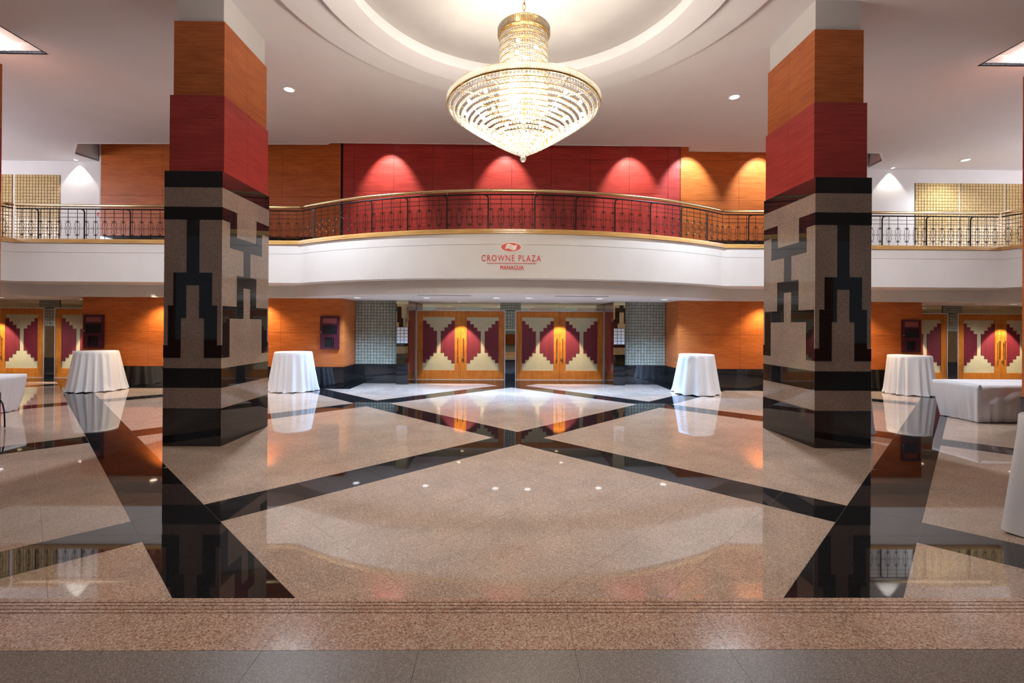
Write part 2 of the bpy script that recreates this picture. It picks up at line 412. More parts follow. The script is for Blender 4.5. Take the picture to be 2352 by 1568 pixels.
# door bays
door_no = [0]
def bay(c):
    # tile side walls, piers with bronze mirror
    for s in (-1, 1):
        if c == 0:
            x0, x1 = sorted((s * 3.42, s * 4.73))
            box('skirting_slab', M_BLACK, wall, x0, x1, D_TILE - .012, D_TILE + .03, 0, SK)
            mosaic(wall, M_TILE, x0, x1, SK, SOFF, D_TILE)
            box('wall_core', M_GROUTD, wall, x0, x1, D_TILE + .03, 15.5, 0, SOFF)
            x0, x1 = sorted((s * 3.068, s * 3.42))
            box('pier_core', M_GROUTD, wall, x0 + .02, x1 - .002, D_PIER + .02, 15.45, 0, SOFF)
            box('skirting_slab', M_BLACK, wall, x0, x1, D_PIER - .004, D_PIER + .02, 0, SK)
            box('mirror_panel', M_MIRROR, wall, x0, x1, D_PIER, D_PIER + .02, SK + .003, 1.215)
            box('mirror_panel', M_MIRROR, wall, x0, x1, D_PIER, D_PIER + .02, 1.715, SOFF)
            mosaic(wall, M_WTILE, x0 + .01, x1 - .01, 1.22, 1.71, D_PIER - .004, .098, .012)
            xi = s * 3.068
            a, b_ = sorted((xi, xi + s * .018))
            box('return_panel', M_REFLM, wall, a, b_, D_PIER + .02, 15.4, .30, SOFF)
            box('skirting_slab', M_BLACK, wall, a, b_, D_PIER + .02, 15.4, 0, .297)
    # centre pier between the two pairs of leaves
    dk = D_DOOR + .01
    box('skirting_slab', M_BLACK, wall, c - .164, c + .164, dk - .01, dk + .03, 0, .65)
    box('mirror_panel', M_MIRROR, wall, c - .164, c + .164, dk, dk + .03, .653, 1.655)
    mosaic(wall, M_TILE, c - .164, c + .164, 1.66, 2.25, dk - .005, .0935)
    # transom mirrors over the doors, tile block in the middle
    mosaic(wall, M_TILE, c - .33, c + .33, 2.262, SOFF, dk - .03, .075)
    for x0, x1 in ((c - 3.06, c - 1.6), (c - 1.596, c - .335), (c + .335, c + 1.596), (c + 1.6, c + 3.06)):
        box('mirror_panel', M_MIRROR, wall, x0, x1, dk, dk + .02, 2.262, SOFF)
    box('wall_core', M_GROUTD, wall, c - 3.2, c + 3.2, D_DOOR + .075, 15.58, 0, SOFF)
    for s in (-1, 1):
        door_no[0] += 1
        a, b_ = sorted((c + s * .165, c + s * 3.062)); mid = (a + b_) / 2
        dr = empty('door_%d' % door_no[0], (mid, D_DOOR, 0)); struct(dr)
        fr = MB(); fr.box(a, a + .022, D_DOOR - .012, D_DOOR + .04, 0, 2.245); fr.box(b_ - .022, b_, D_DOOR - .012, D_DOOR + .04, 0, 2.245); fr.box(a, b_, D_DOOR - .014, D_DOOR + .04, 2.235, 2.258)
        fr.box(a, b_, D_DOOR - .03, D_DOOR + .04, 0, .012)
        fr.build('metal_frame', M_CHROME, dr)
        for hs, (l0, l1) in ((1, (a + .025, mid - .003)), (-1, (mid + .003, b_ - .025))):
            lf = empty('door_leaf', (0, 0, 0)); lf.parent = dr
            p0, p1 = (l0 + .19, l1 - .19)
            f = MB()
            f.box(l0, p0, D_DOOR, D_DOOR + .045, .016, 2.23); f.box(p1, l1, D_DOOR, D_DOOR + .045, .016, 2.23)
            f.box(p0, p1, D_DOOR, D_DOOR + .045, 2.035, 2.23); f.box(p0, p1, D_DOOR, D_DOOR + .045, .016, .305)
            f.build('leaf_frame', M_DOORW, lf)
            box('stone_panel', M_STONEP, lf, p0, p1, D_DOOR + .018, D_DOOR + .04, .305, 2.035)
            dx, dz = .114, .1125; zt, zb = 2.035 - .115, .305 + .235
            for side in (-1, 1):
                e = p0 if side < 0 else p1
                P_ = lambda k, z: (e - side * k * dx, z)
                pts = [P_(0, zt)]
                for k in range(1, 5): pts += [P_(k, zt - (k - 1) * dz), P_(k, zt - k * dz)]
                pts = [P_(0, zt), P_(1, zt)]
                for k in range(1, 4): pts += [P_(k, zt - k * dz), P_(k + 1, zt - k * dz)]
                for k in range(3, 0, -1): pts += [P_(k + 1, zb + k * dz), P_(k, zb + k * dz)]
                pts += [P_(1, zb), P_(0, zb)]
                MB().prism(pts, 'y', D_DOOR + .010, D_DOOR + .0185).build('maroon_inlay', M_MAROON, lf)
            hx = (l1 - .085) if hs > 0 else (l0 + .085)
            hd = MB(); y = D_DOOR - .055
            hd.tube([(hx, y, .76), (hx, y, 1.35)], .014, 8)
            for z in (.80, 1.31): hd.tube([(hx, D_DOOR, z), (hx, y, z)], .011, 6); hd.lathe([(.001, -.028), (.02, -.02), (.024, 0), (.02, .02), (.001, .028)], 8, (hx, y, z - .03 if z < 1 else z + .03))
            hd.build('pull_handle', M_BRASS, lf)
            if hs < 0:
                lk = MB(); lk.tube([(l0 + .045, D_DOOR - .035, .71), (l0 + .045, D_DOOR + .005, .71)], .022, 10); lk.build('lock', M_BRASS, lf)
for c in BAYS: bay(c)

# gallery wall above the balcony
gal = empty('wall_gallery', (0, D_UP, GAL)); struct(gal)
box('wall_core', M_WHITE, gal, -SIDE, -12.47, D_WHITE, D_WHITE + .2, 2.83, CEIL + .05)
box('wall_core', M_WHITE, gal, 10.97, SIDE, D_WHITE, D_WHITE + .2, 2.83, CEIL + .05)
box('wall_core', M_GROUTD, gal, -12.42, 10.92, D_UP + .06, D_UP + .3, 2.83, 7.52)
box('wall_return', M_WHITE, gal, -12.47, -12.42, D_UP + .0, D_UP + .3, GAL, 7.52)
box('wall_return', M_WHITE, gal, 10.92, 10.97, D_UP + .0, D_UP + .3, GAL, 7.52)
zr = [GAL + .57, 5.635, 6.87, 7.51]
panels(gal, 'wood_panel', M_ORANGE, [-12.42, -10.57, -8.77, -6.97, -5.20], zr, D_UP)
panels(gal, 'wood_panel', M_ORANGE, [5.17, 6.97, 8.77, 10.92], zr, D_UP)
zr2 = [GAL + .57, 5.84, 6.855, 7.51]
panels(gal, 'red_panel', M_RED, [-4.81, -3.6, -2.4, -1.2, 0, 1.2, 2.4, 3.6, 4.79], zr2, D_UP + .02, .02, .007)
panels(gal, 'red_panel', M_RED, [-5.14, -4.81], [GAL + .57, 7.51], D_UP + .018)
panels(gal, 'red_panel', M_RED, [4.79, 5.165], [GAL + .57, 7.51], D_UP + .018)
for x0, x1 in ((-12.42, -8.77), (-8.77, -5.2), (-5.2, -1.8), (-1.8, 1.8), (1.8, 5.17), (5.17, 8.77), (8.77, 10.92)):
    box('skirting_slab', M_BLACK, gal, x0 + .002, x1 - .002, D_UP - .012, D_UP + .03, GAL, GAL + .566)
for a, b_ in ((-18.0, -16.74), (-16.70, -15.27), (-15.20, -13.83), (12.61, 14.01), (14.05, 15.45), (15.49, 16.9), (16.94, 18.0)):
    mosaic(gal, M_GTILE, a, b_, GAL + .45, 6.30, D_WHITE - .024, .0935, .007, .012, 'gold_mosaic', M_GGROUT)

# side and rear walls of the lobby
wl = box('wall_left', M_WHITE, None, -SIDE - .2, -SIDE, REAR, 15.6, -.1, 7.6); struct(wl)
wr = box('wall_right', M_WHITE, None, SIDE, SIDE + .2, REAR, 15.6, -.1, 7.6); struct(wr)
bk = box('wall_outer', M_WHITE, None, -SIDE - .2, SIDE + .2, 15.6, 15.8, -.1, 7.6); struct(bk)
rear = empty('wall_rear', (0, REAR, 0)); struct(rear)
box('wall_core', M_ORANGE, rear, -SIDE, SIDE, REAR - .2, REAR, TZ, 1.0)
box('wall_core', M_WHITE, rear, -SIDE, SIDE, REAR - .2, REAR, 6.0, 7.6)
for x in range(-17, 18, 4): box('wall_pier', M_ORANGE, rear, x - .9, x + .9, REAR - .2, REAR, 1.0, 6.0)
box('roof', M_CEIL, None, -SIDE - .2, SIDE + .2, REAR - .2, 15.8, 7.7, 7.8).name = 'ceiling_upper'
bpy.data.objects['ceiling_upper']['kind'] = 'structure'

# ================================================================== BALCONY
RB, CB = 9.49, 19.79           # fascia arc: radius, centre D
def arc_pts(R, Dst, n=48):
    hw = sqrt(R * R - (CB - Dst) ** 2); a0 = math.asin(hw / R)
    return [(R * sin(-a0 + 2 * a0 * k / n), CB - R * cos(-a0 + 2 * a0 * k / n)) for k in range(n + 1)]
def front(off=0.0, R=RB, D=12.0, xk=12.54, ext=True):
    R += -0.0
    pts = arc_pts(R + off, D - off)
    ch = [(xk + off * .4, D - off), (xk + .46 + off, D - 1.11), (xk + .46 + off, 3.2)]
    return [(-x, y) for x, y in ch[::-1]] + pts + ch
BACK = [(SIDE - .002, 3.2), (SIDE - .002, 14.35), (-SIDE + .002, 14.35), (-SIDE + .002, 3.2)]
bal = empty('balcony', (0, 12, SOFF)); tag(bal, 'cream balcony with a bowed centre and blond wood top trim across the back', 'balcony')
slab('fascia', M_WHITE, bal, front() + BACK, [], 2.82, 3.546)
slab('fascia', M_WHITE, bal, front() + BACK, [], 3.553, 3.784)
slab('reveal', M_GROUT, bal, front(-.012) + BACK, [], 3.546, 3.553)
BACK2 = [(SIDE - .002, 3.2), (SIDE - .002, 15.59), (-SIDE + .002, 15.59), (-SIDE + .002, 3.2)]
slab('soffit', M_WHITE, bal, front(0, 9.07, 12.95, 13.0) + BACK2, [], SOFF, 2.82)
slab('gallery_floor', M_GREYST, bal, front(-.05) + BACK, [], 3.784, GAL)
def sweep(name, m, path, prof, parent):
    """prof: (offset outward, z) closed polygon; path in plan, outward = towards smaller D"""
    mb = MB(); N = len(path); nP = len(prof); vs = []; fs = []
    for i, p in enumerate(path):
        a = Vector(path[max(i - 1, 0)]); b_ = Vector(path[min(i + 1, N - 1)]); p = Vector(p)
        t1 = (p - a).normalized() if i > 0 else (b_ - p).normalized(); t2 = (b_ - p).normalized() if i < N - 1 else t1
        n1 = Vector((t1.y, -t1.x)); n2 = Vector((t2.y, -t2.x)); nn = (n1 + n2).normalized(); k = 1 / max(.5, nn.dot(n1))
        for o_, z in prof: vs.append((p.x + nn.x * o_ * k, p.y + nn.y * o_ * k, z))
    for i in range(N - 1):
        for k in range(nP): fs.append((i * nP + k, i * nP + (k + 1) % nP, (i + 1) * nP + (k + 1) % nP, (i + 1) * nP + k))
    fs += [tuple(range(nP)), tuple(range((N - 1) * nP, N * nP))]
    return mb.add(vs, fs).build(name, m, parent)
FP = front()
sweep('wood_trim', M_TRIM, FP, [(-.16, 3.786), (.022, 3.786), (.028, 3.79), (.028, 3.815), (.014, 3.822), (.018, 3.83), (.018, 3.882), (.008, 3.89), (-.16, 3.89)], bal)

# ------------------------------------------------------------------ railings
def resample(path, step=None):
    P = [Vector(p) for p in path]; L = [0]
    for a, b_ in zip(P, P[1:]): L.append(L[-1] + (b_ - a).length)
    def at(s):
        s = min(max(s, 0), L[-1])
        for i in range(len(P) - 1):
            if s <= L[i + 1] + 1e-9:
                t = (s - L[i]) / max(1e-9, L[i + 1] - L[i]); q = P[i].lerp(P[i + 1], t); d = (P[i + 1] - P[i]).normalized(); return q, d
    return L[-1], at
Z0, ZT, ZM1, ZM2, ZH = 3.89, 4.655, 4.552, 4.45, 4.742
_b = MB(); _b.tube([(0, 0, Z0), (0, 0, ZT - .012)], .0065, 5); ME_BAL = _b.mesh('baluster', M_IRON)
def scroll_mesh():
    mb = MB(); r = .0055; za, zb = 4.335, 3.998; zm = (za + zb) / 2
    for s in (-1, 1):
        ctl = [(0, za - .005), (.030, za - .02), (.058, za - .05), (.066, za - .085), (.050, za - .12), (.040, zm + .02), (.040, zm - .02), (.050, zb + .12), (.066, zb + .085), (.058, zb + .05), (.030, zb + .02), (0, zb + .005)]
        mb.tube([(s * x, 0, z) for x, z in ctl], r, 4)
        for zc, dz in ((za, 1), (zb, -1)):        # small curls at the two nodes
            c2 = [(0, 0), (.022, .012), (.044, .018), (.058, .006), (.052, -.008), (.040, -.004)]
            mb.tube([(s * x, 0, zc + dz * z) for x, z in c2], r * .9, 4)
        for dz in (1, -1):                        # curls that meet the neighbour at mid height
            c3 = [(.041, dz * .004), (.066, dz * .010), (.088, dz * .024), (.100, dz * .014), (.090, dz * .006)]
            mb.tube([(s * x, 0, zm + z) for x, z in c3], r * .9, 4)
    for zc in (za, zb): mb.box(-.013, .013, -.013, .013, zc - .016, zc + .016)
    return mb.mesh('scroll', M_IRON)
ME_SCR = scroll_mesh()
def post_mesh(s):
    mb = MB(); pts = [(0, 0, Z0)] + [(0, 0, Z0 + .3), (0, 0, 4.56)] + [(s * .075 * (1 - cos(t * pi / 12)), 0, 4.56 + .085 * sin(t * pi / 12)) for t in range(1, 7)]
    mb.tube(pts, .017, 6); mb.box(-.03, .03, -.03, .03, Z0, Z0 + .012); return mb.mesh('post', M_IRON)
ME_POST = {1: post_mesh(1), -1: post_mesh(-1)}
def railing(path, label, spacing, per, off0, side, mid_posts=False):
    pth = [Vector((p[0], p[1])) for p in path]
    # shift the railing 7 cm behind the trim edge
    sh = []
    for i, p in enumerate(pth):
        a = pth[max(i - 1, 0)]; b_ = pth[min(i + 1, len(pth) - 1)]; t = (b_ - a).normalized(); sh.append(p - Vector((t.y, -t.x)) * .06)
    L, at = resample(sh)
    c, _ = at(L / 2); root = empty('balcony_railing', (c.x, c.y, Z0)); tag(root, label, 'railing', 'balcony railings')
    N = max(2, int(L / .2)); line = [at(L * k / N)[0] for k in range(N + 1)]
    if L > 6 and abs(line[0].y - line[-1].y) < .01 and abs(line[0].y - line[N // 2].y) < .01: line = [line[0], line[-1]]
    for nm, z, r, m, sd in (('handrail', ZH, .036, M_BRASS, 10), ('top_bar', ZT, .018, M_IRON, 6), ('middle_bar', ZM1, .0065, M_IRON, 5), ('middle_bar', ZM2, .0065, M_IRON, 5)):
        MB().tube([(q.x, q.y, z) for q in line], r, sd).build(nm, m, root, nm == 'handrail')
    n = int((L - off0) / spacing)
    for k in range(n + 1):
        q, d = at(off0 + k * spacing); ang = math.atan2(d.y, d.x)
        o = link('baluster', ME_BAL, root, Vector((q.x, q.y, 0)) - root.location); o.rotation_euler = (0, 0, ang)
        link('scroll', ME_SCR, o, Vector((0, 0, 0)))
        if k % per == per // 2:
            sd = side if side else (-1 if q.x < -.05 else 1)
            q2, d2 = at(off0 + k * spacing + (.05 * sd)); o = link('post', ME_POST[sd], root, Vector((q2.x, q2.y, 0)) - root.location); o.rotation_euler = (0, 0, math.atan2(d2.y, d2.x))
            s_ = MB().lathe([(.008, ZT), (.008, ZH - .034)], 6, (q2.x, q2.y, 0)); s_.lathe([(.040, -.012), (.044, 0), (.040, .012)], 10, (q2.x, q2.y, ZH)) if False else None
            if k % (2 * per) == per // 2: s_.build('rail_bracket', M_BRASS, root)
A = arc_pts(RB, 12.0)
hw = A[-1][0]
railing([(-12.54, 12), (-hw, 12)], 'straight iron railing with brass handrail left of the bowed middle section', .2305, 5, .13, -1)
railing(A, 'long curved iron railing with brass handrail on the bowed middle of the balcony', .2315, 4, .10, 0)
railing([(hw, 12), (12.54, 12)], 'straight iron railing with brass handrail right of the bowed middle section', .2305, 5, .12, 1)
railing([(-13.0, 3.3), (-13.0, 10.89), (-12.54, 12)], 'iron railing turning towards the viewer at the far left end of the balcony', .2305, 5, .10, -1)
railing([(12.54, 12), (13.0, 10.89), (13.0, 3.3)], 'iron railing turning towards the viewer at the far right end of the balcony', .2305, 5, .12, 1)

# ------------------------------------------------------------------ sign on the balcony front
sign = empty('wall_sign', (-.075, 10.3, 3.3)); tag(sign, 'red raised lettering under a red oval emblem on the curved balcony front', 'sign')
def on_arc(me, lift=.006):
    for v in me.vertices:
        x, y, z = v.co; v.co = (x, CB - sqrt((RB) ** 2 - x * x) - lift - y, z)
def text(name, body, x0, x1, z0, z1, m, space=1.0, depth=.006, bold=0.0, thick=0.0):
    cu = bpy.data.curves.new(name, 'FONT'); cu.body = body; cu.space_character = space; cu.extrude = depth / 2; cu.offset = bold; cu.resolution_u = 4
    tmp = bpy.data.objects.new(name, cu); COL.objects.link(tmp)
    me = bpy.data.meshes.new_from_object(tmp.evaluated_get(bpy.context.evaluated_depsgraph_get()))
    bpy.data.objects.remove(tmp); bpy.data.curves.remove(cu)
    xs = [v.co.x for v in me.vertices]; ys = [v.co.y for v in me.vertices]
    ax, bx, ay, by = min(xs), max(xs), min(ys), max(ys)
    for v in me.vertices:
        x, y, z = v.co; v.co = (x0 + (x - ax) / (bx - ax) * (x1 - x0), z, z0 + (y - ay) / (by - ay) * (z1 - z0))
    if thick:
        bm = bmesh.new(); bm.from_mesh(me); g = bmesh.ops.duplicate(bm, geom=bm.verts[:] + bm.edges[:] + bm.faces[:])['geom']
        for v in g:
            if isinstance(v, bmesh.types.BMVert): v.co.x += thick; v.co.y -= .0005
        bm.to_mesh(me); bm.free()
    on_arc(me); me.materials.clear(); me.materials.append(m); me.name = name
    return link(name, me, sign)
text('lettering', 'CROWNE PLAZA', -.728, .572, 3.180, 3.318, M_SIGN, 1.22, bold=.006)
text('lettering', 'MANAGUA', -.318, .190, 2.998, 3.088, M_SIGN, 1.10, thick=.007)
text('trademark', '\u00ae', .58, .60, 3.285, 3.305, M_SIGN)
mb = MB(); mb.prism([(-.614, 3.131), (.47, 3.131), (.47, 3.143), (-.614, 3.143)], 'y', 0, .006)
mb2 = MB(); N = 24
for k in range(N):
    a, b_ = -.614 + 1.084 * k / N, -.614 + 1.084 * (k + 1) / N; mb2.box(a, b_, -.003, .003, 3.131, 3.143)
me = mb2.mesh('underline', M_SIGN); on_arc(me); link('underline', me, sign)
def oval(rx, rz, y0, y1, m, nm):
    mb = MB().prism([(-.085 + rx * cos(2 * pi * k / 48), 3.489 + rz * sin(2 * pi * k / 48)) for k in range(48)], 'y', y0, y1)
    me = mb.mesh(nm, m); on_arc(me, 0); return link(nm, me, sign)
oval(.238, .110, .0, .010, M_SIGNW, 'emblem_rim'); oval(.216, .092, .008, .016, M_SIGN, 'emblem_field')
for k in range(3):
    zc = 3.527 - k * .036; up_, dn = [], []
    for i in range(17):
        t = i / 16; x = -.085 - .105 + .235 * t - k * .010; z = zc + .020 * sin((t - .5) * -2 * pi) * 1.0 + .018 * (0.5 - t) * -.2
        up_.append((x, z + .015)); dn.append((x, z - .014))
    mb = MB()
    for i in range(16): mb.prism([dn[i], dn[i + 1], up_[i + 1], up_[i]], 'y', .014, .021)
    me = mb.mesh('emblem_wave', M_SIGNW); on_arc(me, 0); link('emblem_wave', me, sign)

# ================================================================== COLUMNS
def column(cx, label, clad=True):
    w, dp, y0 = .843, 1.38, 6.94
    x0, x1, y1 = cx - w / 2, cx + w / 2, y0 + dp
    root = empty('column', (cx, y0 + dp / 2, 0)); tag(root, label, 'column')
    def bx(nm, m, ins, z0, z1):
        i, f, k = ins if isinstance(ins, tuple) else (ins, ins, ins)
        return box(nm, m, root, x0 + i, x1 - i, y0 + f, y1 - k, z0, z1)
    if not clad:
        bx('granite_band', M_BLACK, 0, 0, .57)
        for z0, z1 in ((.573, 1.545), (1.548, 2.52), (2.523, 4.0), (4.003, 5.157), (5.16, 6.27)): bx('wood_panel', M_ORANGE if z0 < 4 or z0 > 5 else M_RED, .012, z0, z1)
        bx('plaster_head', M_WHITE, .06, 6.27, 6.94); return root
    bx('granite_shaft', M_COLST, .003, .55, 4.0)
    for nm, m, z0, z1 in (('granite_band', M_BLACK, 0, .552), ('granite_band', M_COLST, .554, .850), ('granite_band', M_BLACK, .852, 1.136), ('granite_band', M_COLST, 3.492, 3.774), ('granite_band', M_BLACK, 3.776, 4.012)):
        bx(nm, m, 0, z0, z1)
    def strips(kind):
        S = []
        R = lambda a, b_, c, d: S.append([(a, c), (b_, c), (b_, d), (a, d)])
        if kind == 'front':
            e = w / 2; q = .0905
            R(-e, e, 3.305, 3.490); R(-q, q, 2.533, 3.3035)
            S.append([(-.279, 2.531), (.279, 2.531), (q + .004, 2.347), (-q - .004, 2.347)])
            for s in (-1, 1):
                S.append([(s * x, z) for x, z in ((.279, 2.529), (.279, 2.052), (.095, 2.052), (.095, 2.346))])
                S.append([(s * x, z) for x, z in ((.355, 2.05), (.095, 2.05), (.095, 1.866), (.17, 1.866))])
                S.append([(s * x, z) for x, z in ((.355, 2.048), (.355, 1.473), (.17, 1.289), (.17, 1.865))])
                S.append([(s * x, z) for x, z in ((.356, 1.472), (e, 1.472), (e, 1.288), (.171, 1.288))])
        else:
            e = dp / 2; c0 = 7.62 - (y0 + dp / 2)
            yy = lambda d: d - (y0 + dp / 2)
            S.append([(-e, 3.305), (yy(7.145), 3.305), (yy(7.325), 3.49), (-e, 3.49)])
            S.append([(yy(7.146), 3.304), (yy(7.146), 2.926), (yy(7.325), 3.112), (yy(7.325), 3.489)])
            S.append([(yy(7.147), 2.925), (yy(8.08), 2.925), (yy(7.902), 3.111), (yy(7.326), 3.111)])
            S.append([(yy(8.081), 2.926), (yy(7.903), 3.112), (yy(7.903), 3.489), (yy(8.081), 3.304)])
            S.append([(yy(7.904), 3.49), (e, 3.49), (e, 3.305), (yy(8.082), 3.305)])
            R(yy(7.525), yy(7.715), 2.533, 2.9235)
            S.append([(yy(7.335), 2.531), (yy(7.902), 2.531), (yy(7.72), 2.347), (yy(7.52), 2.347)])
            for s in (-1, 1):
                g = lambda x: c0 + s * x
                S.append([(g(.2835), 2.529), (g(.2835), 2.052), (g(.101), 2.052), (g(.101), 2.346)])
                S.append([(g(.655), 2.05), (g(.097), 2.05), (g(.097), 1.866), (g(.475), 1.866)])
                S.append([(g(.655), 2.048), (g(.655), 1.473), (g(.475), 1.289), (g(.475), 1.865)])
                S.append([(g(.656), 1.472), (s * e, 1.472), (s * e, 1.288), (g(.476), 1.288)])
        return S
    for P_ in strips('front'):
        MB().prism([(cx + a, z) for a, z in P_], 'y', y0 - .0005, y0 + .02).build('granite_strip', M_BLACK, root)
        MB().prism([(cx + a, z) for a, z in P_], 'y', y1 - .02, y1 + .0005).build('granite_strip', M_BLACK, root)
    cyd = y0 + dp / 2
    for P_ in strips('side'):
        MB().prism([(cyd + a, z) for a, z in P_], 'x', x0 - .0005, x0 + .02).build('granite_strip', M_BLACK, root)
        MB().prism([(cyd + a, z) for a, z in P_], 'x', x1 - .02, x1 + .0005).build('granite_strip', M_BLACK, root)
    for m, (i_, f_, k_), z0, z1 in ((M_RED, (.022, .069, .012), 4.014, 5.155), (M_ORANGE, (.05, .106, .02), 5.158, 6.27)):
        bx('panel_core', M_GROUTD, (i_ + .01, f_ + .01, k_ + .01), z0, z1 - .002)
        a0, a1, b0, b1 = x0 + i_, x1 - i_, y0 + f_, y1 - k_; t = .012; g = .002; ym = (b0 + b1) / 2
        box('wood_panel', m, root, a0, a1, b0, b0 + t, z0, z1); box('wood_panel', m, root, a0, a1, b1 - t, b1, z0, z1)
        for xa in ((a0, a0 + t), (a1 - t, a1)):
            box('wood_panel', m, root, *xa, b0 + t + .0005, ym - g, z0, z1); box('wood_panel', m, root, *xa, ym + g, b1 - t - .0005, z0, z1)
    bx('plaster_head', M_WHITE, (.081, .138, .03), 6.27, CEIL + .04)
    return root
column(-4.783, 'square column clad in granite, red and orange wood, left of the chandelier')
column(4.783, 'square column clad in granite, red and orange wood, right of the chandelier')
column(-9.40, 'wood clad column with black stone base at the left edge of view', False)
column(9.40, 'wood clad column with black stone base at the right edge of view', False)

# ================================================================== CHANDELIER
CH = Vector((0, DOME_D, 0))
ch = empty('chandelier', (0, DOME_D, 4.0)); tag(ch, 'large tiered crystal bead chandelier with gold rings hanging from the dome', 'chandelier')
def ico(r):
    bm = bmesh.new(); bmesh.ops.create_icosphere(bm, subdivisions=1, radius=r); bm.verts.ensure_lookup_table()
    v = [tuple(x.co) for x in bm.verts]; f = [tuple(y.index for y in x.verts) for x in bm.faces]; bm.free(); return v, f
def put(mb, tpl, p):
    v, f = tpl; mb.add([(x + p[0], y + p[1], z + p[2]) for x, y, z in v], f)
def ring(mb, R, z, r, n=64, k=5): mb.tube([(R * cos(2 * pi * i / n), DOME_D + R * sin(2 * pi * i / n), z) for i in range(n)], r, k, closed=True)
B20 = ico(.0195); B16 = ico(.016)
# bowl tiers
prof = [(.988 - .0575 * i, 4.058 + .60 * ((.988 - .0575 * i) / .988) ** 1.16) for i in range(17)]
for i, (R, z) in enumerate(prof):
    mb = MB(); n = max(6, int(2 * pi * R / .0445))
    for k in range(n):
        a = 2 * pi * (k + .5 * (i % 2)) / n; put(mb, B20, (R * cos(a), DOME_D + R * sin(a), z))
    o = mb.build('bead_tier', M_BEAD, ch, True); o['kind'] = 'stuff'
    g = MB(); ring(g, R, z + .024, .006, max(16, int(R * 64))); g.build('tier_ring', M_GOLD, o, True)
# radial ribs under the tiers
for k in range(24):
    a = 2 * pi * k / 24; MB().tube([(R * cos(a), DOME_D + R * sin(a), z + .027) for R, z in prof[::2]], .004, 4).build('rib', M_GOLD, ch)
# prism rims
def prism_rim(R, z0, z1, n, nm):
    mb = MB()
    for k in range(n):
        a = 2 * pi * k / n; c_, s_ = cos(a), sin(a); wd = pi * R / n * .86
        q = [(R - .006, -wd), (R + .012, 0), (R - .006, wd)]
        v = []
        for z in (z0, z1):
            for r_, t in q: v.append((r_ * c_ - t * s_, DOME_D + r_ * s_ + t * c_, z))
        mb.add(v, [(0, 2, 1), (3, 4, 5), (0, 1, 4, 3), (1, 2, 5, 4), (2, 0, 3, 5)])
    o = mb.build(nm, M_BEAD, ch); o['kind'] = 'stuff'
prism_rim(1.012, 4.685, 4.765, 210, 'prism_rim'); prism_rim(.340, 5.655, 5.745, 84, 'prism_rim')
g = MB(); ring(g, 1.005, 4.68, .013, 96, 6); ring(g, .99, 4.772, .008, 96); g.build('rim_ring', M_GOLD, ch, True)
g = MB(); ring(g, .333, 5.648, .010, 48, 6); ring(g, .333, 5.75, .008, 48); g.build('rim_ring', M_GOLD, ch, True)
# upper cylinder: eight double rows of beads between gold hoops
zc0 = 4.72
for j in range(12):
    zt = 5.64 - j * .083; mb = MB(); n = 58
    for dz in (.026, .058):
        for k in range(n):
            a = 2 * pi * k / n; put(mb, B16, (.313 * cos(a), DOME_D + .313 * sin(a), zt - dz))
    o = mb.build('bead_row', M_BEAD, ch, True); o['kind'] = 'stuff'
    g = MB(); ring(g, .316, zt, .007, 48); g.build('hoop', M_GOLD, o, True)
# spokes carrying the bowl
for k in range(12):
    a = 2 * pi * k / 12; MB().tube([(.30 * cos(a), DOME_D + .30 * sin(a), 4.75), (1.0 * cos(a), DOME_D + 1.0 * sin(a), 4.69)], .006, 5).build('spoke', M_GOLD, ch)
MB().tube([(0, DOME_D, 4.08), (0, DOME_D, 5.78)], .014, 8).build('stem', M_GOLD, ch)
MB().lathe([(.001, 5.80), (.12, 5.79), (.34, 5.752), (.34, 5.746), (.001, 5.746)], 32, (0, DOME_D, 0)).build('top_plate', M_GOLD, ch)
bb = bmesh.new(); bmesh.ops.create_uvsphere(bb, u_segments=16, v_segments=10, radius=.042); me = bpy.data.meshes.new('finial_ball'); bb.to_mesh(me); bb.free()
me.materials.append(M_BEAD); me.polygons.foreach_set('use_smooth', [True] * len(me.polygons)); link('finial_ball', me, ch, Vector((0, DOME_D, 4.015)) - ch.location)
bb = bmesh.new(); bmesh.ops.create_icosphere(bb, subdivisions=2, radius=.026); ME_BULB = bpy.data.meshes.new('bulb'); bb.to_mesh(ME_BULB); bb.free(); ME_BULB.materials.append(M_BULB)
bulbs = [(.16, 2 * pi * k / 3 + j * .6, 5.52 - j * .24) for j in range(4) for k in range(3)] + [(.78, 2 * pi * k / 14, 4.62) for k in range(14)] + [(.55, 2 * pi * (k + .5) / 12, 4.50) for k in range(12)] + [(.32, 2 * pi * k / 8, 4.38) for k in range(8)] + [(.12, 2 * pi * k / 5, 4.30) for k in range(5)]
for R, a, z in bulbs: link('bulb', ME_BULB, ch, Vector((R * cos(a), DOME_D + R * sin(a), z)) - ch.location)
# chain
for k in range(24):
    z = 5.82 + k * .078; mb = MB(); pts = []
    for i in range(12):
        t = 2 * pi * i / 12; x, zz = .020 * cos(t), .050 * sin(t)
        pts.append((x, DOME_D, z + zz) if k % 2 else (.006, DOME_D + x, z + zz))
    mb.tube(pts, .0065, 5, closed=True); mb.build('chain_link', M_GOLD, ch, True)
light('chandelier_glow', 'POINT', (0, DOME_D, 4.42), 120, WARM, .2, parent=ch)
for k in range(7):
    a = 2 * pi * k / 7; light('chandelier_glow', 'POINT', (.64 * cos(a), DOME_D + .64 * sin(a), 4.54), 44, WARM, .09, parent=ch)
light('chandelier_glow', 'POINT', (0, DOME_D, 5.25), 36, WARM, .18, parent=ch)

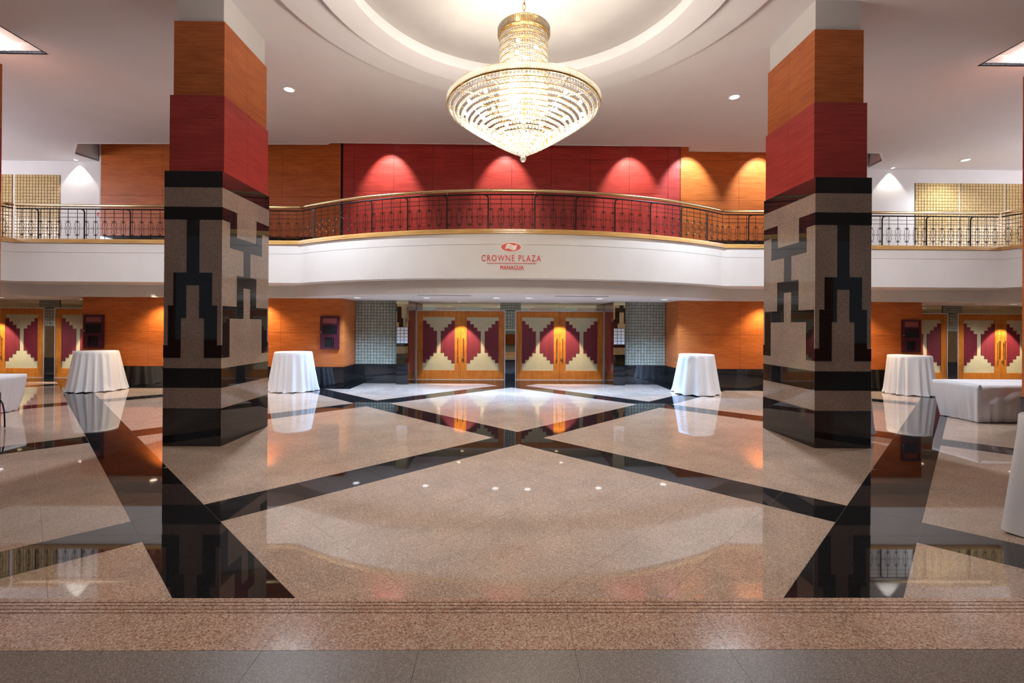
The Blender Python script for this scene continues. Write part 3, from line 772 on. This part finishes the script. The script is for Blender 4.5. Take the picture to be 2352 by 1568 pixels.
# ================================================================== LAMPS
def downlight(x, d, z, label, r=.075, m=M_LAMP, group=None, lens_drop=.004):
    t = empty('downlight', (x, d, z)); tag(t, label, 'downlight', group)
    MB().lathe([(r, 0), (r, -.010), (r * 1.25, -.012), (r * 1.25, 0)], 20, (x, d, z), False, False).build('rim', M_LAMPRIM, t)
    MB().lathe([(.001, -.006), (r * .99, -.006), (r * .99, .0)], 20, (x, d, z), False, True).build('lens', m, t)
    return t
def spot(t, loc, power, color, aim, angle, blend=.5, size=.03): return light('lamp', 'SPOT', loc, power, color, size, aim, radians(angle), blend, parent=t)
for x, d, lab in ((-4.79, 10.0, 'round recessed ceiling lamp left of the dome rings'), (4.70, 10.1, 'round recessed ceiling lamp right of the dome rings'), (13.35, 13.75, 'bright recessed ceiling lamp above the right gallery tile panels')):
    t = downlight(x, d, CEIL, lab, .10); spot(t, (x, d, CEIL - .03), 1080 if d < 12 else 260, (.80, .89, 1), (x, d, 0), 140, .8, .10)
for x, lab in ((-9.55, 'lamp in the square ceiling recess at the left edge'), (9.55, 'lamp in the square ceiling recess at the right edge')):
    t = downlight(x, 8.55, 6.93, lab, .10); light('lamp', 'POINT', (x, 8.55, 6.86), 7, NEUT, .05, parent=t); spot(t, (x, 8.55, 6.90), 600, (.92, .95, 1), (x, 8.7, 0), 150, .8, .10)
for x, lab in ((-13.25, 'ceiling lamp washing the white gallery wall left of the orange panels'), (11.81, 'ceiling lamp washing the white gallery wall behind the right column')):
    t = downlight(x, 14.49, CEIL, lab, .05); spot(t, (x, 14.50, CEIL - .015), 62, (1, .97, .92), (x, 14.56, 3), 84, .35, .01)
for x, pw, lab, cl in ((-3.70, 300, 'lamp above the left end of the red gallery wall', NEUT), (-.20, 230, 'lamp above the middle of the red gallery wall', NEUT), (3.60, 300, 'lamp above the right end of the red gallery wall', NEUT), (5.35, 460, 'lamp above the corner where red gallery wall meets orange', (.72, .86, 1)), (7.55, 430, 'lamp above the orange gallery wall beside the right column', (.80, .90, 1))):
    t = downlight(x, 13.62, 7.5, lab, .06); spot(t, (x, 13.62, 7.47), pw, cl, (x, 14.3, 6.08), 64, .6, .03)
for i, (x, d) in enumerate(((-4.18, 12.8), (-2.28, 12.6), (-.42, 12.4), (.42, 12.35), (2.30, 12.45), (4.12, 12.75))):
    lab = ['recessed lamp in the balcony soffit by the left mosaic wall', 'recessed lamp in the soffit before the left pair of doors', 'left lamp of the close pair in the middle of the soffit', 'right lamp of the close pair in the middle of the soffit', 'recessed lamp in the soffit before the right pair of doors', 'recessed lamp in the balcony soffit by the right mosaic wall'][i]
    t = downlight(x, d, SOFF, lab, .085, group='soffit lamps over the middle doors'); spot(t, (x, d, SOFF - .02), 660, COOL, (x, d + .1, 0), 120, .8, .17)
for x, d, lab in ((-9.75, 13.0, 'warm soffit lamp over the orange wall left of the left column'), (-6.95, 13.05, 'warm soffit lamp over the orange wall right of the left column'), (7.1, 13.05, 'warm soffit lamp over the orange wall left of the right column'), (9.75, 13.0, 'warm soffit lamp over the orange wall right of the right column')):
    t = downlight(x, d, SOFF, lab, .085, M_LAMPW); spot(t, (x, d, SOFF - .02), 170, (1, .80, .50), (x, d + .25, 0), 120, .8, .17)
for c, nm in zip(BAYS, ('left bay', 'middle bay', 'right bay')):
    for s, sd in ((-1, 'left'), (1, 'right')):
        x = c + s * 1.6
        t = downlight(x, 14.75, SOFF, 'narrow beam soffit lamp above the %s double door of the %s' % (sd, nm), .06, M_LAMPW)
        spot(t, (x, 14.75, SOFF - .02), 330, (1, .84, .62), (x, 15.22, 0), 62, .25, .03)
for x, lab in ((-14.85, 'white soffit lamp over the doors at the far left'), (14.95, 'white soffit lamp over the doors at the far right')):
    t = downlight(x, 13.9, SOFF, lab, .085); spot(t, (x, 13.9, SOFF - .02), 260, (.85, .9, 1), (x, 14.0, 0), 140, .8, .085)
for x0, x1, lab in ((-2.33, -1.03, 'long slot air vent in the soffit left of the middle'), (1.03, 2.33, 'long slot air vent in the soffit right of the middle')):
    v = box('air_vent', M_VENT, None, x0, x1, 11.50, 11.58, SOFF - .006, SOFF); tag(v, lab, 'vent', 'soffit air vents')

# ================================================================== WALL CABINETS, ALARM
def cabinet(xa, xb, label):
    z0, z1, d = 1.085, 2.01, D_LOW; w = xb - xa
    c = empty('wall_cabinet', ((xa + xb) / 2, d, z0)); tag(c, label, 'wall cabinet', 'maroon wall cabinets')
    f = MB(); y0, y1 = d - .055, d - .001; e = .06
    f.box(xa, xa + e, y0, y1, z0, z1); f.box(xb - e, xb, y0, y1, z0, z1)
    for a, b_ in ((z0, z0 + .05), (1.405, 1.50), (1.745, 1.80), (1.945, z1)): f.box(xa + e, xb - e, y0, y1, a, b_)
    f.box(xa + e, xa + e + .06, y0, y1, 1.135, 1.405); f.box(xb - e - .09, xb - e, y0, y1, 1.135, 1.405)
    f.build('frame', M_CAB, c)
    box('label_plate', M_PLATE, c, xa + e, xb - e, y0 + .015, y0 + .03, 1.80, 1.945)
    box('grille', M_CABD, c, xa + e, xb - e, y0 + .02, y0 + .03, 1.50, 1.745)
    g = MB()
    for k in range(11): g.box(xa + e, xb - e, y0 + .008, y0 + .02, 1.507 + k * .022, 1.515 + k * .022)
    g.build('grille_slats', M_CABD, c)
    box('niche', M_BLACKP, c, xa + e + .06, xb - e - .09, y0 + .035, y1, 1.135, 1.405)
    hs = MB(); hx = xb - e - .13; hs.tube([(hx, y0 + .02, 1.17), (hx, y0 + .012, 1.19), (hx, y0 + .012, 1.34), (hx, y0 + .02, 1.36)], .014, 8); hs.build('handset', M_BLACKP, c)
    k = MB().lathe([(.001, -.012), (.010, -.012), (.012, 0), (.012, .01)], 10); k.v = [(xa + .03 + x, y0 - .002 + z * 1, 1.56 + y) for x, y, z in k.v]; k.build('lock', M_CHROME, c)
cabinet(-11.955, -11.41, 'maroon cabinet with dark grille behind the leftmost white round table')
cabinet(-5.375, -4.845, 'maroon cabinet with dark grille beside the left mosaic wall')
cabinet(11.13, 11.655, 'maroon cabinet with dark grille behind the right round table')
al = empty('alarm_sounder', (-12.60, D_WHITE, 5.10)); tag(al, 'small red round alarm sounder on the white gallery wall', 'alarm')
k = MB().lathe([(.085, 0), (.085, .03), (.06, .055), (.001, .06)], 20); k.v = [(-12.60 + x, D_WHITE - .001 - z, 5.10 + y) for x, y, z in k.v]; k.build('sounder_body', M_REDP, al, True)
k = MB().box(-12.69, -12.51, D_WHITE - .004, D_WHITE, 5.01, 5.19); k.build('back_plate', M_SIGNW, al)

# ================================================================== TABLES
def cocktail(x, d, label_c, label_t, R=.47, B=.60, H=1.04, seed=0, sq=1.0, rot=0.0, nf=19):
    rnd = random.Random(seed)
    t = empty('cocktail_table', (x, d, 0)); tag(t, label_t, 'table', 'high round tables under cloths')
    MB().lathe([(.001, H - .035), (R * sq - .03, H - .035), (R * sq - .02, H - .02), (R * sq - .03, H - .008), (.001, H - .008)], 32, (x, d, 0)).build('tabletop', M_GREYST, t)
    MB().lathe([(.035, .04), (.035, H - .036)], 12, (x, d, 0)).build('pole', M_BLACKP, t)
    b_ = MB().lathe([(.24 * sq, 0), (.25 * sq, .012), (.20 * sq, .03), (.05, .05), (.001, .05)], 24, (x, d, 0)); b_.build('foot', M_BLACKP, t)
    n = 144; mb = MB(); ph = [rnd.uniform(0, 2 * pi) for _ in range(4)]; fr = [nf, nf * 1 + 4, nf - 5, 3]
    hemw = [.012 + .02 * rnd.random() for _ in range(n)]
    rings = []
    def fold(a):
        s = .55 * sin(fr[0] * a + ph[0] + .8 * sin(2 * a + ph[3])) + .35 * sin(fr[1] * a + ph[1]) + .25 * sin(fr[2] * a + ph[2])
        return s
    lv = [(0, H), (R * .55, H), (R - .02, H + .0005), (R - .004, H - .004), (R + .004, H - .016)]
    for r_, z in lv:
        rings.append([(r_ * cos(2 * pi * k / n), r_ * sin(2 * pi * k / n) * sq, z) for k in range(n)])
    for j in range(1, 15):
        s = j / 14; row = []
        for k in range(n):
            a = 2 * pi * k / n; r_ = R + .006 + (B - R - .02) * s ** 1.15 + .075 * s ** .7 * fold(a) + .012 * s * s * sin(5 * a + ph[2])
            flare = .03 * max(0, s - .9) * 10 * (.5 + .5 * sin(7 * a + ph[1]))
            z = H - .016 - (H - .016 - (.008 + .02 * (.5 + .5 * sin(9 * a + ph[0])))) * s
            row.append(((r_ + flare) * cos(a), (r_ + flare) * sin(a) * sq, z))
        rings.append(row)
    vs = [(x + px * cos(rot) - py * sin(rot), d + px * sin(rot) + py * cos(rot), pz) for row in rings for px, py, pz in row]; fs = []
    for i in range(len(rings) - 1):
        for k in range(n): fs.append((i * n + k, i * n + (k + 1) % n, (i + 1) * n + (k + 1) % n, (i + 1) * n + k))
    c = mb.add(vs, fs).build('tablecloth', M_CLOTH, None, True)
    bm = bmesh.new(); bm.from_mesh(c.data); bmesh.ops.remove_doubles(bm, verts=bm.verts, dist=1e-5); bm.to_mesh(c.data); bm.free()
    tag(c, label_c, 'tablecloth', 'white floor length tablecloths'); return c
cocktail(-11.02, 12.66, 'white cloth on the high round table left of the left column', 'high round table hidden under cloth left of the left column', seed=1, sq=.92, B=.62)
cocktail(-5.86, 12.74, 'white cloth on the high round table right of the left column', 'high round table hidden under cloth right of the left column', seed=2, sq=.9)
cocktail(4.92, 12.55, 'white cloth on the high round table left of the right column', 'high round table hidden under cloth left of the right column', R=.44, B=.585, seed=3, nf=10)
cocktail(10.72, 12.62, 'white cloth on the high round table right of the right column', 'high round table hidden under cloth right of the right column', seed=4, B=.56)
cocktail(4.635, 3.86, 'white cloth on the near round table cut by the right edge', 'high round table hidden under cloth at the near right edge', R=.42, B=.505, seed=5, nf=9)
cocktail(5.635, 7.95, 'sliver of white cloth on a table behind the right granite column', 'high table mostly hidden behind the right granite column', R=.26, B=.30, seed=6, nf=9)

def banquet(x0, x1, y0, y1, H, label_c, label_t, over=None, seed=0):
    rnd = random.Random(seed)
    t = empty('banquet_table', ((x0 + x1) / 2, (y0 + y1) / 2, 0)); tag(t, label_t, 'table')
    box('tabletop', M_GREYST, t, x0 + .03, x1 - .03, y0 + .03, y1 - .03, H - .035, H - .01)
    for px in (x0 + .15, x1 - .15):
        for py in (y0 + .12, y1 - .12): MB().tube([(px, py, 0), (px, py, H - .036)], .014, 8).build('leg', M_IRON, t)
    # cloth: skirt sampled round the rectangle
    per = []; n1 = 60; n2 = 34
    for k in range(n1): per.append((x0 + (x1 - x0) * k / n1, y0))
    for k in range(n2): per.append((x1, y0 + (y1 - y0) * k / n2))
    for k in range(n1): per.append((x1 - (x1 - x0) * k / n1, y1))
    for k in range(n2): per.append((x0, y1 - (y1 - y0) * k / n2))
    cx, cyy = (x0 + x1) / 2, (y0 + y1) / 2; N = len(per); rows = []; ph = [rnd.uniform(0, 6.3) for _ in range(4)]
    for s_, z in ((.5, H), (.97, H + .001), (1.0, H - .006)):
        rows.append([(cx + (px - cx) * s_, cyy + (py - cyy) * s_, z) for px, py in per])
    for j in range(1, 11):
        s = j / 10; row = []
        for k, (px, py) in enumerate(per):
            nx = (-1 if k >= 2 * n1 + n2 else 1 if n1 <= k < n1 + n2 else 0); ny = (-1 if k < n1 else 1 if n1 + n2 <= k < 2 * n1 + n2 else 0)
            cor = 0
            a = k * 2 * pi / N
            wv = .018 * s * (sin(23 * a + ph[0] + 2 * sin(3 * a)) + .6 * sin(41 * a + ph[1])) + .012 * sin(s * 5 + 6 * a + ph[2]) * s
            inn = -.10 * s ** 1.4
            o_ = inn + wv
            qx, qy = px + nx * o_, py + ny * o_
            if nx == 0: qx = cx + (px - cx) * (1 + inn / (x1 - x0) * 2)
            if ny == 0: qy = cyy + (py - cyy) * (1 + inn / (y1 - y0) * 2)
            row.append((qx, qy, H - .006 - (H - .018) * s))
        rows.append(row)
    vs = [p for r_ in rows for p in r_]; fs = []
    for i in range(len(rows) - 1):
        for k in range(N): fs.append((i * N + k, i * N + (k + 1) % N, (i + 1) * N + (k + 1) % N, (i + 1) * N + k))
    fs.append(tuple(range(N)))
    c = MB().add(vs, fs).build('tablecloth', M_CLOTH, None, True); tag(c, label_c, 'tablecloth', 'white floor length tablecloths')
    if over:
        # short overlay hanging down the front
        mb = MB(); nn = 70; rows = []
        drop = over
        prof = [(y1 - .02, H + .006), (y0 + .02, H + .006), (y0 - .024, H - .002)]
        for yy, z in prof: rows.append([(x0 + .03 + (x1 - x0 + .02) * k / nn, yy, z) for k in range(nn + 1)])
        for j in range(1, 8):
            s = j / 7; rows.append([(x0 + .03 - .10 * s * (1 - k / nn) * 0 + (x1 - x0 + .02) * k / nn, y0 - .040 - .012 * sin(k * .55 + 3 * s) * s - .010 * sin(7 * s + k * .11), H - .004 - drop * s * (1.12 - .25 * k / nn + .03 * sin(k * .3))) for k in range(nn + 1)])
        vs = [p for r_ in rows for p in r_]; W = nn + 1
        fs = [(i * W + k, i * W + k + 1, (i + 1) * W + k + 1, (i + 1) * W + k) for i in range(len(rows) - 1) for k in range(nn)]
        o = MB().add(vs, fs).build('cloth_overlay', M_CLOTH, None, True); tag(o, 'short creased white overlay draped over the right long table', 'tablecloth')
banquet(8.62, 10.45, 8.72, 9.66, .725, 'white cloth with a skirt on the long table at right', 'long low banquet table under white cloth at right', over=.30, seed=3)
banquet(-11.9, -10.0, 8.95, 9.80, .735, 'white cloth on the long table at the left edge', 'long low banquet table under white cloth at the left edge', seed=5)

# fire extinguisher standing by the wood clad column at the left edge
fx, fd = -8.86, 8.12
fe = empty('fire_extinguisher', (fx, fd, 0)); tag(fe, 'red fire extinguisher with black hose by the left wood clad column', 'extinguisher')
MB().lathe([(.058, 0), (.062, .02), (.062, .36), (.05, .41), (.02, .43), (.02, .46)], 20, (fx, fd, 0)).build('cylinder', M_REDP, fe, True)
MB().box(fx - .03, fx + .05, fd - .02, fd + .02, .46, .50).build('valve_handle', M_BLACKP, fe)
MB().tube([(fx + .04, fd - .02, .47), (fx + .10, fd - .03, .49), (fx + .16, fd - .04, .42), (fx + .19, fd - .04, .28), (fx + .20, fd - .04, .10), (fx + .20, fd - .04, .012)], .012, 6).build('hose', M_BLACKP, fe, True)
